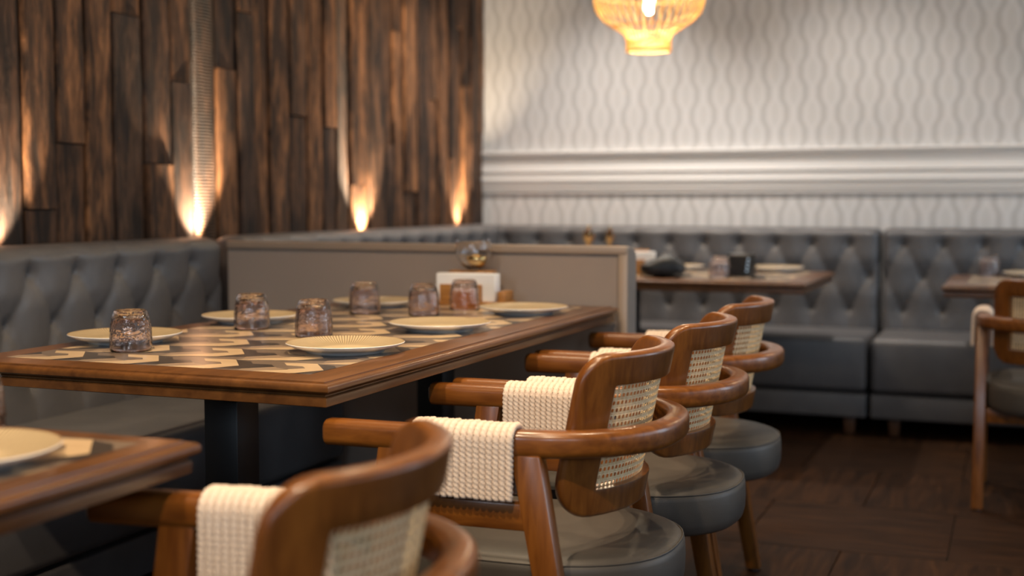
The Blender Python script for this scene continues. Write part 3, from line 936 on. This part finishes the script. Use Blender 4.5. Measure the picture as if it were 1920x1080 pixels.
    for k in range(nseg):
        a = 2 * PI * k / nseg; r = seat_r(a) * .984
        pts.append((.01 + r * math.cos(a), r * math.sin(a), .4392))
    v, f = tube(pts, .0022, 6, True)
    pydata_obj('seam_piping', v, f, M['seat_leather'], so, True)
    # rope wraps: twisted cords laid side by side over each arm
    ncord, pitch = 16, .0122
    cord_me = None
    rc = .0074; hw = AW / 2 + rc * .85; rad = .017 + rc
    zlow = .560
    pth = []
    def addline(p, q, st=.0026):
        L_ = math.hypot(q[0] - p[0], q[1] - p[1]); k_ = max(1, int(L_ / st))
        for i in range(k_): pth.append((p[0] + (q[0] - p[0]) * i / k_, p[1] + (q[1] - p[1]) * i / k_))
    addline((hw + .002, zlow), (hw, AZ + AW / 2 + rc * .85 - rad))
    for i in range(13):
        a = PI / 2 * i / 12; pth.append((hw - rad + rad * math.cos(a), AZ + hw - rad + rad * math.sin(a)))
    addline((hw - rad, AZ + hw), (-hw + rad, AZ + hw))
    for i in range(13):
        a = PI / 2 + PI / 2 * i / 12; pth.append((-hw + rad + rad * math.cos(a), AZ + hw - rad + rad * math.sin(a)))
    addline((-hw, AZ + hw - rad), (-hw - .002, zlow)); pth.append((-hw - .002, zlow))
    verts, faces = [], []; sg = 12; S = 0.0
    for i, (y, z) in enumerate(pth):
        a_, b_ = pth[max(0, i - 1)], pth[min(len(pth) - 1, i + 1)]
        ty, tz = b_[0] - a_[0], b_[1] - a_[1]; l_ = math.hypot(ty, tz); ty /= l_; tz /= l_
        if i: S += math.hypot(y - pth[i - 1][0], z - pth[i - 1][1])
        sc = .72 if i in (0, len(pth) - 1) else (.92 if i in (1, len(pth) - 2) else 1)
        for k in range(sg):
            th = 2 * PI * k / sg
            lob = .60 + .44 * abs(math.cos(th + 2 * PI * S / .0180))
            r = rc * lob * sc
            # frame: x axis and in-plane normal
            verts.append((r * math.cos(th), y + r * math.sin(th) * tz, z - r * math.sin(th) * ty))
    for i in range(len(pth) - 1):
        for k in range(sg):
            k2 = (k + 1) % sg
            faces.append([i * sg + k, i * sg + k2, (i + 1) * sg + k2, (i + 1) * sg + k])
    faces.append(list(range(sg))[::-1]); faces.append([(len(pth) - 1) * sg + k for k in range(sg)])
    first = None
    for sgn in (-1, 1):
        for k in range(ncord):
            if first is None: o = first = pydata_obj('rope_cord', verts, faces, M['rope'], root, True)
            else: o = first.copy(); col.objects.link(o); o.parent = root
            o.location = (-.1275 + k * pitch, sgn * AY, random.uniform(-.001, .001))
            o.rotation_euler = (0, 0, 0 if sgn > 0 else PI)
        # hidden bar that the cords are tied to
    return root
CX = -.868
chair = make_chair()
spots = [(CX, 2.298, .035, 'walnut cane-back armchair in sharp focus, nearest of the three along the long table'),
         (CX + .003, 2.868, .025, 'walnut cane-back armchair in the middle of the row of three at the long table'),
         (CX - .012, 3.438, .015, 'walnut cane-back armchair farthest along the long table, beside the partition end'),
         (-.852, 1.222, .125, 'blurred walnut cane-back armchair at the bottom edge, closest to the camera'),
         (.14, 4.885, -PI / 2, 'dark walnut cane-back armchair at the right edge, seen from behind')]
for i, (x, y, rz, lab) in enumerate(spots):
    o = chair if i == 0 else copy_tree(chair)
    o.location = (x, y, 0); o.rotation_euler = (0, 0, rz)
    tag(o, lab, 'chair', 'cane-back armchairs')

# ------------------------------------------------------------------ tableware
def make_plate():
    prof = [(0, .0085), (.060, .0085), (.085, .0100), (.105, .0145), (.120, .0195), (.1265, .0222), (.1283, .0226), (.1290, .0216), (.1270, .0190), (.115, .0135), (.100, .0090), (.088, .0055),
            (.0835, .0005), (.0815, 0), (.079, .0005), (.078, .004), (0, .0045)]
    idx = [0, 0, 0, 0, 0, 2, 1, 1, 1, 1, 1, 1, 1, 1, 1, 1]
    return lathe('dinner_plate', prof, 96, [M['plate_in'], M['plate_out'], M['plate_rim']], None, idx, angle=70)
plates = [(-1.922, 2.426, 'beige plate at the near left corner of the long table, behind a tumbler'),
          (-1.920, 2.945, 'beige plate second along the wall side of the long table'),
          (-1.845, 3.520, 'beige plate farthest along the wall side of the long table'),
          (-1.353, 2.445, 'large beige ribbed plate nearest the front edge of the long table'),
          (-1.357, 2.944, 'beige plate in the middle of the chair side of the long table'),
          (-1.329, 3.465, 'beige plate at the far right corner of the long table'),
          (-1.230, 1.217, 'blurred beige plate on the table at the lower left'),
          (-1.035, 5.955, 'plate beside the black device on the table behind the partition'),
          (-1.494, 5.915, 'plate behind the black bag on the table behind the partition'),
          (.075, 5.90, 'plate at the right edge of the picture on the far right table')]
p0 = None
for x, y, lab in plates:
    if p0 is None: o = p0 = make_plate()
    else: o = p0.copy(); col.objects.link(o)
    o.location = (x, y, .7505); o.rotation_euler = (0, 0, random.uniform(0, 6))
    tag(o, lab, 'plate', 'dinner plates')
def make_tumbler():
    base = [(.0452, .018), (.0450, .024), (.0440, .045), (.0418, .064), (.0385, .078), (.0360, .0845)]
    wall = []
    for i in range(len(base) - 1):
        (r0, z0), (r1, z1) = base[i], base[i + 1]
        k_ = max(1, round((z1 - z0) / .0034))
        for k in range(k_): wall.append((r0 + (r1 - r0) * k / k_, z0 + (z1 - z0) * k / k_))
    prof = [(.0418, .0006), (.0434, 0), (.0448, .002), (.0452, .010)] + wall + [(.0360, .0845), (.0345, .0880), (.0315, .0902), (.0285, .0898), (.0255, .0868), (0, .0860),
            (0, .0785), (.0260, .0775), (.0335, .0730), (.0380, .0630), (.0410, .0450), (.0422, .0240), (.0424, .010)]
    o = lathe('tumbler', prof, 66, M['tumbler'], None, None, True, angle=75)
    rs = random.Random(3)
    for v in o.data.vertices:           # small hammered dimples on the outer wall
        r = math.hypot(v.co.x, v.co.y)
        if .019 < v.co.z < .084 and r > .0352 and r > .0345 + (.084 - v.co.z) * .06:
            d_ = 1 + rs.gauss(0, 1) * .013
            v.co.x *= d_; v.co.y *= d_
    return o
tumblers = [(-1.800, 2.290, 'smoky tumbler upside down at the near left of the long table'),
            (-1.818, 2.795, 'smoky tumbler upside down before the second plate on the wall side'),
            (-1.575, 2.690, 'smoky tumbler upside down behind the large near plate'),
            (-1.762, 3.300, 'smoky tumbler upside down before the farthest wall-side plate'),
            (-1.577, 3.312, 'smoky tumbler upside down behind the middle chair-side plate'),
            (-1.543, 3.525, 'smoky tumbler upside down in front of the napkin holder'),
            (-1.378, 1.398, 'blurred smoky tumbler cut off by the left picture edge'),
            (-1.170, 5.373, 'clear-looking tumbler beside the black device on the table behind the partition'),
            (-.108, 5.914, 'tumbler on the far right table with a bluish window reflection')]
t0 = None
for x, y, lab in tumblers:
    if t0 is None: o = t0 = make_tumbler()
    else: o = t0.copy(); col.objects.link(o)
    o.location = (x, y, .7505); o.rotation_euler = (0, 0, random.uniform(0, 6))
    tag(o, lab, 'glass', 'upside-down tumblers')

# napkin holder: oak base with a front plate and back block, napkins standing between
def napkin_holder(x, y, rz, lab):
    r = thing('napkin_holder', (x, y, .7505), lab, 'napkin holder', rz)
    box('base', -.110, .135, -.035, .085, 0, .012, M['oak'], r, .002, 2)
    box('front_plate', -.082, .057, -.032, -.020, .012, .066, M['oak'], r, .002, 2)
    box('back_block', -.075, .070, .030, .080, .012, .106, M['oak'], r, .003, 2)
    box('side_block', .108, .133, -.02, .06, .012, .045, M['oak'], r, .002, 2)
    return r
def napkins(x, y, rz, lab):
    bm = bmesh.new()
    for k in range(7):
        t = -.018 + k * .0066
        box_bm(-.098 + random.uniform(-.001, .001), .099 + random.uniform(-.001, .001), t, t + .0058, .0125, .100 - random.uniform(0, .0015), .0015, 1, bm=bm)
    o = mesh_obj('napkin_stack', bm, M['napkin'], None, True, 40)
    o.location = (x, y, .7505); o.rotation_euler = (0, 0, rz)
    return tag(o, lab, 'napkins')
napkin_holder(-1.605, 3.690, .05, 'oak napkin holder at the far end of the long table')
napkins(-1.605, 3.690, .05, 'white paper napkins in the oak holder on the long table')
napkin_holder(-1.590, 5.50, .2, 'oak napkin holder on the table behind the partition')
napkins(-1.590, 5.50, .2, 'white paper napkins on the table behind the partition')
# clear glass bowl with a brass insert standing on the back block
def glass_bowl(x, y, z, lab):
    r = thing('glass_bowl', (x, y, z), lab, 'bowl')
    prof = [(0, 0), (.014, 0), (.018, .003), (.030, .010), (.046, .026), (.055, .046), (.0575, .066), (.0560, .084), (.0525, .090), (.0515, .0895), (.0535, .083), (.0548, .066), (.0525, .047), (.0438, .0285), (.0285, .0135), (.012, .007), (0, .0062)]
    lathe('bowl', prof, 48, M['glass'], r, None, angle=70)
    lathe('brass_insert', [(0, .009), (.018, .012), (.030, .024), (.034, .040), (.030, .046), (.026, .040), (.014, .022), (0, .018)], 24, M['gold'], r, None, angle=70).location = (.012, -.002, .0)
    for a in (-.6, .9, 3.3):
        o = lathe('finial', [(0, -.0045), (.003, -.0032), (.0045, 0), (.003, .0032), (0, .0045)], 12, M['chrome'], r, None, angle=90)
        o.location = (.054 * math.cos(a), .054 * math.sin(a), .093)
    return r
glass_bowl(-1.607, 3.745, .857, 'clear glass bowl with brass insert standing on the napkin holder')
# two small amber bottles that show above the partition
def bottle(x, y, s, lab):
    r = thing('oil_bottle', (x, y, .7505), lab, 'bottle')
    lathe('flask', [(0, 0), (.022, 0), (.024, .004), (.018, .03), (.011, .085), (.010, .118), (.016, .130), (.026, .144), (.031, .162), (.027, .180), (.014, .190), (.009, .194), (.009, .198), (0, .198)], 28, M['amber'], r, None, angle=70)
    lathe('stopper', [(0, .198), (.007, .198), (.006, .202), (.008, .205), (.006, .209), (0, .210)], 16, M['gold'], r, None, angle=70)
    r.scale = (s, s, 1)
    return r
bottle(-1.866, 5.717, .95, 'amber bottle showing above the partition, the rounder left one')
bottle(-1.763, 5.717, .66, 'slim amber bottle showing above the partition, the right one')
# black device with a tilted dark screen
d = thing('table_device', (-1.105, 5.50, .7505), 'small black device with tilted dark screen on the table behind the partition', 'device', math.radians(-8))
prism('casing', [(-.058, -.035, 0), (.058, -.035, 0), (.058, .035, 0), (-.058, .035, 0)], [(-.060, .000, .098), (.060, .000, .098), (.060, .022, .098), (-.060, .022, .098)], M['black_plastic'], d, .004)
def tilt_panel(nm, u0, u1, v0, v1, off, mat, par):
    P = lambda u, v: (u, -.035 + .035 * v / .098 - off, v + off * .35)
    return pydata_obj(nm, [P(u0, v0), P(u1, v0), P(u1, v1), P(u0, v1), (P(u0, v0)[0], P(u0, v0)[1] + .002, v0), (u1, P(u1, v0)[1] + .002, v0), (u1, P(u1, v1)[1] + .002, v1), (u0, P(u0, v1)[1] + .002, v1)],
                      [[0, 1, 2, 3], [4, 7, 6, 5], [0, 4, 5, 1], [1, 5, 6, 2], [2, 6, 7, 3], [3, 7, 4, 0]], mat, par, False)
sc = tilt_panel('screen', -.050, .050, .010, .088, .0012, M['screen'], d)
for k in range(4): tilt_panel('screen_mark', .032, .042, .022 + k * .016, .030 + k * .016, .0022, M['screen_text'], sc)
# black bag with a strap
bag = thing('black_bag', (-1.405, 5.330, .7505), 'soft black bag with a loose strap on the table behind the partition', 'bag', .25)
def bag_body():
    nu, nv = 28, 16; verts, faces = [], []
    for j in range(nv + 1):
        v = -PI / 2 + PI * j / nv
        for i in range(nu):
            u = 2 * PI * i / nu
            cu, su, cv, sv = math.cos(u), math.sin(u), math.cos(v), math.sin(v)
            pw = lambda q, e: math.copysign(abs(q) ** e, q)
            x = .098 * pw(cv, .7) * pw(cu, .7); y = .062 * pw(cv, .7) * pw(su, .7); z = .040 * pw(sv, .7)
            # peaked flap towards one side, slumped towards the other
            z += .020 * math.exp(-((x - .015) / .04) ** 2) * (sv > 0) * sv - .022 * max(0, -x / .098) * (sv > 0) * sv - .012 * max(0, x - .05) / .05 * (sv > 0)
            z += .003 * math.sin(x * 90 + y * 60)
            verts.append((x, y, z + .041))
    for j in range(nv):
        for i in range(nu):
            i2 = (i + 1) % nu
            faces.append([j * nu + i, j * nu + i2, (j + 1) * nu + i2, (j + 1) * nu + i])
    return pydata_obj('pouch', verts, faces, M['bag'], bag, True, 60)
M['bag'] = leather('black_leather', (0.008, 0.008, 0.009, 1), (0.014, 0.013, 0.013, 1), 0.5)
bag_body()
pts = []
for i in range(40):
    t = i / 39; a = t * 3.2 * PI
    pts.append((.06 + .10 * t * math.cos(a) * .5 + .04 * t, -.075 - .030 * math.sin(a) * (1 - t * .4), .006 + .010 * abs(math.sin(a * .7))))
v, f = tube(pts, .0055, 8); pydata_obj('strap', v, f, M['bag'], bag, True)
pod = lathe('coaster', [(0, 0), (.034, 0), (.036, .003), (.034, .007), (0, .008)], 28, M['black_plastic'], None, angle=60)
pod.location = (-1.013, 5.40, .7505); tag(pod, 'small flat black disc on the table right of the black device', 'disc')

# ------------------------------------------------------------------ lamps
def make_pendant():
    r = thing('pendant_lamp', (0, 0, 0))
    prof = [(.0885, 0), (.0890, .018), (.0895, .036), (.0915, .052), (.0985, .068), (.115, .082), (.142, .098), (.172, .116), (.198, .140), (.216, .170), (.2240, .205), (.2245, .245), (.217, .290), (.200, .330), (.172, .366), (.135, .392), (.09, .410), (.05, .418)]
    # smooth the profile
    dense = []
    for i in range(len(prof) - 1):
        p0_, p1_, p2_, p3_ = prof[max(0, i - 1)], prof[i], prof[i + 1], prof[min(len(prof) - 1, i + 2)]
        for k in range(2):
            t = k / 2
            q = [0.5 * ((2 * p1_[c]) + (-p0_[c] + p2_[c]) * t + (2 * p0_[c] - 5 * p1_[c] + 4 * p2_[c] - p3_[c]) * t * t + (-p0_[c] + 3 * p1_[c] - 3 * p2_[c] + p3_[c]) * t ** 3) for c in (0, 1)]
            dense.append(tuple(q))
    dense.append(prof[-1])
    V, F = [], []
    def add(v, f):
        b = len(V); V.extend(v); F.extend([[b + i for i in q] for q in f])
    nr = 76
    for k in range(nr):
        a0 = 2 * PI * k / nr
        for tw in ((.16,) if k % 2 else (-.16,)):
            pts_ = [(rr * math.cos(a0 + tw * z / .42), rr * math.sin(a0 + tw * z / .42), z) for rr, z in dense]
            add(*tube(pts_, .0022, 5))
    shade = pydata_obj('rattan_shade', V, F, M['rattan'], r, True); shade['kind'] = 'stuff'
    for rr, z, th in ((.0885, .002, .0045), (.0895, .036, .002), (.142, .098, .0028), (.2245, .228, .003), (.172, .366, .003), (.05, .418, .004)):
        v, f = tube([(rr * math.cos(2 * PI * i / 56), rr * math.sin(2 * PI * i / 56), z) for i in range(56)], th, 6, True)
        pydata_obj('hoop', v, f, M['rattan'], shade, True)
    lathe('bulb', [(0, .150), (.010, .152), (.017, .160), (.020, .172), (.021, .200), (.021, .250), (.016, .275), (0, .280)], 20, M['bulb'], r, angle=80)
    lathe('socket', [(0, .275), (.022, .275), (.022, .345), (.010, .355), (0, .355)], 16, M['black'], r, angle=40)
    v, f = tube([(0, 0, .35), (0, 0, .8), (0, 0, 1.33)], .004, 8); pydata_obj('cable', v, f, M['black'], r, True)
    d_ = bpy.data.lights.new('pendant_glow', 'POINT'); d_.energy = 12; d_.color = (1.0, 0.82, 0.56); d_.shadow_soft_size = .03
    l = bpy.data.objects.new('pendant_glow', d_); col.objects.link(l); l.parent = r; l.location = (0, 0, .125)
    return r
pd = make_pendant()
pend = [(-1.412, 5.10, 1.682, 'glowing rattan pendant lamp hanging before the patterned wall'),
        (-1.50, 3.10, 1.90, 'rattan pendant lamp above the long table, out of the picture'),
        (.42, 5.30, 1.667, 'rattan pendant lamp above the far right table, out of the picture')]
for i, (x, y, z, lab) in enumerate(pend):
    o = pd if i == 0 else copy_tree(pd)
    o.location = (x, y, z); tag(o, lab, 'lamp', 'rattan pendant lamps')
    for ch in o.children:
        if ch.name.startswith('cable'):
            ch.scale = (1, 1, 1); ch.location.z = 0
# slim uplights tucked between the banquette top and the planks
up0 = None
uplabels = ['warm uplight grazing the planks at the left picture edge', 'bright warm uplight on the planks above the near banquette', 'warm uplight on the planks between the partition and the wall corner', 'warm uplight on the planks closest to the wall corner']
for (y, p), lab in zip(((2.975, 95), (3.975, 150), (5.26, 120), (6.36, 75)), uplabels):
    r = thing('uplight', (-2.772, y, .845), lab, 'lamp', 0, 'wall uplights')
    lathe('housing', [(0, 0), (.018, 0), (.020, .004), (.020, .046), (.017, .048), (.015, .040), (0, .040)], 18, M['black'], r, angle=40)
    lathe('lens', [(0, .041), (.0145, .041), (0, .0415)], 16, M['uplight_lens'], r, angle=40)
    box('bracket', -.05, -.012, -.010, .010, .005, .040, M['black'], r)
    l = spot_light('uplight_beam', (0.0, 0, .052), (PI, math.radians(0), 0), p, (1.0, 0.79, 0.55), 80, 0.8, .012)
    l.parent = r
    l.rotation_euler = (PI, math.radians(-9), 0)
# rings for the added ceiling spots, out of view
dl0 = None
for i, (x, y, p, c) in enumerate(FILL_SPOTS):
    if dl0 is None:
        dl0 = lathe('fill_spot_ring', [(.030, -.004), (.045, -.006), (.048, 0), (.030, 0)], 24, M['white_paint'], ceiling, None, True, angle=40); o = dl0
    else: o = dl0.copy(); col.objects.link(o); o.parent = ceiling
    o.location = (x, y, ZC - .0005)
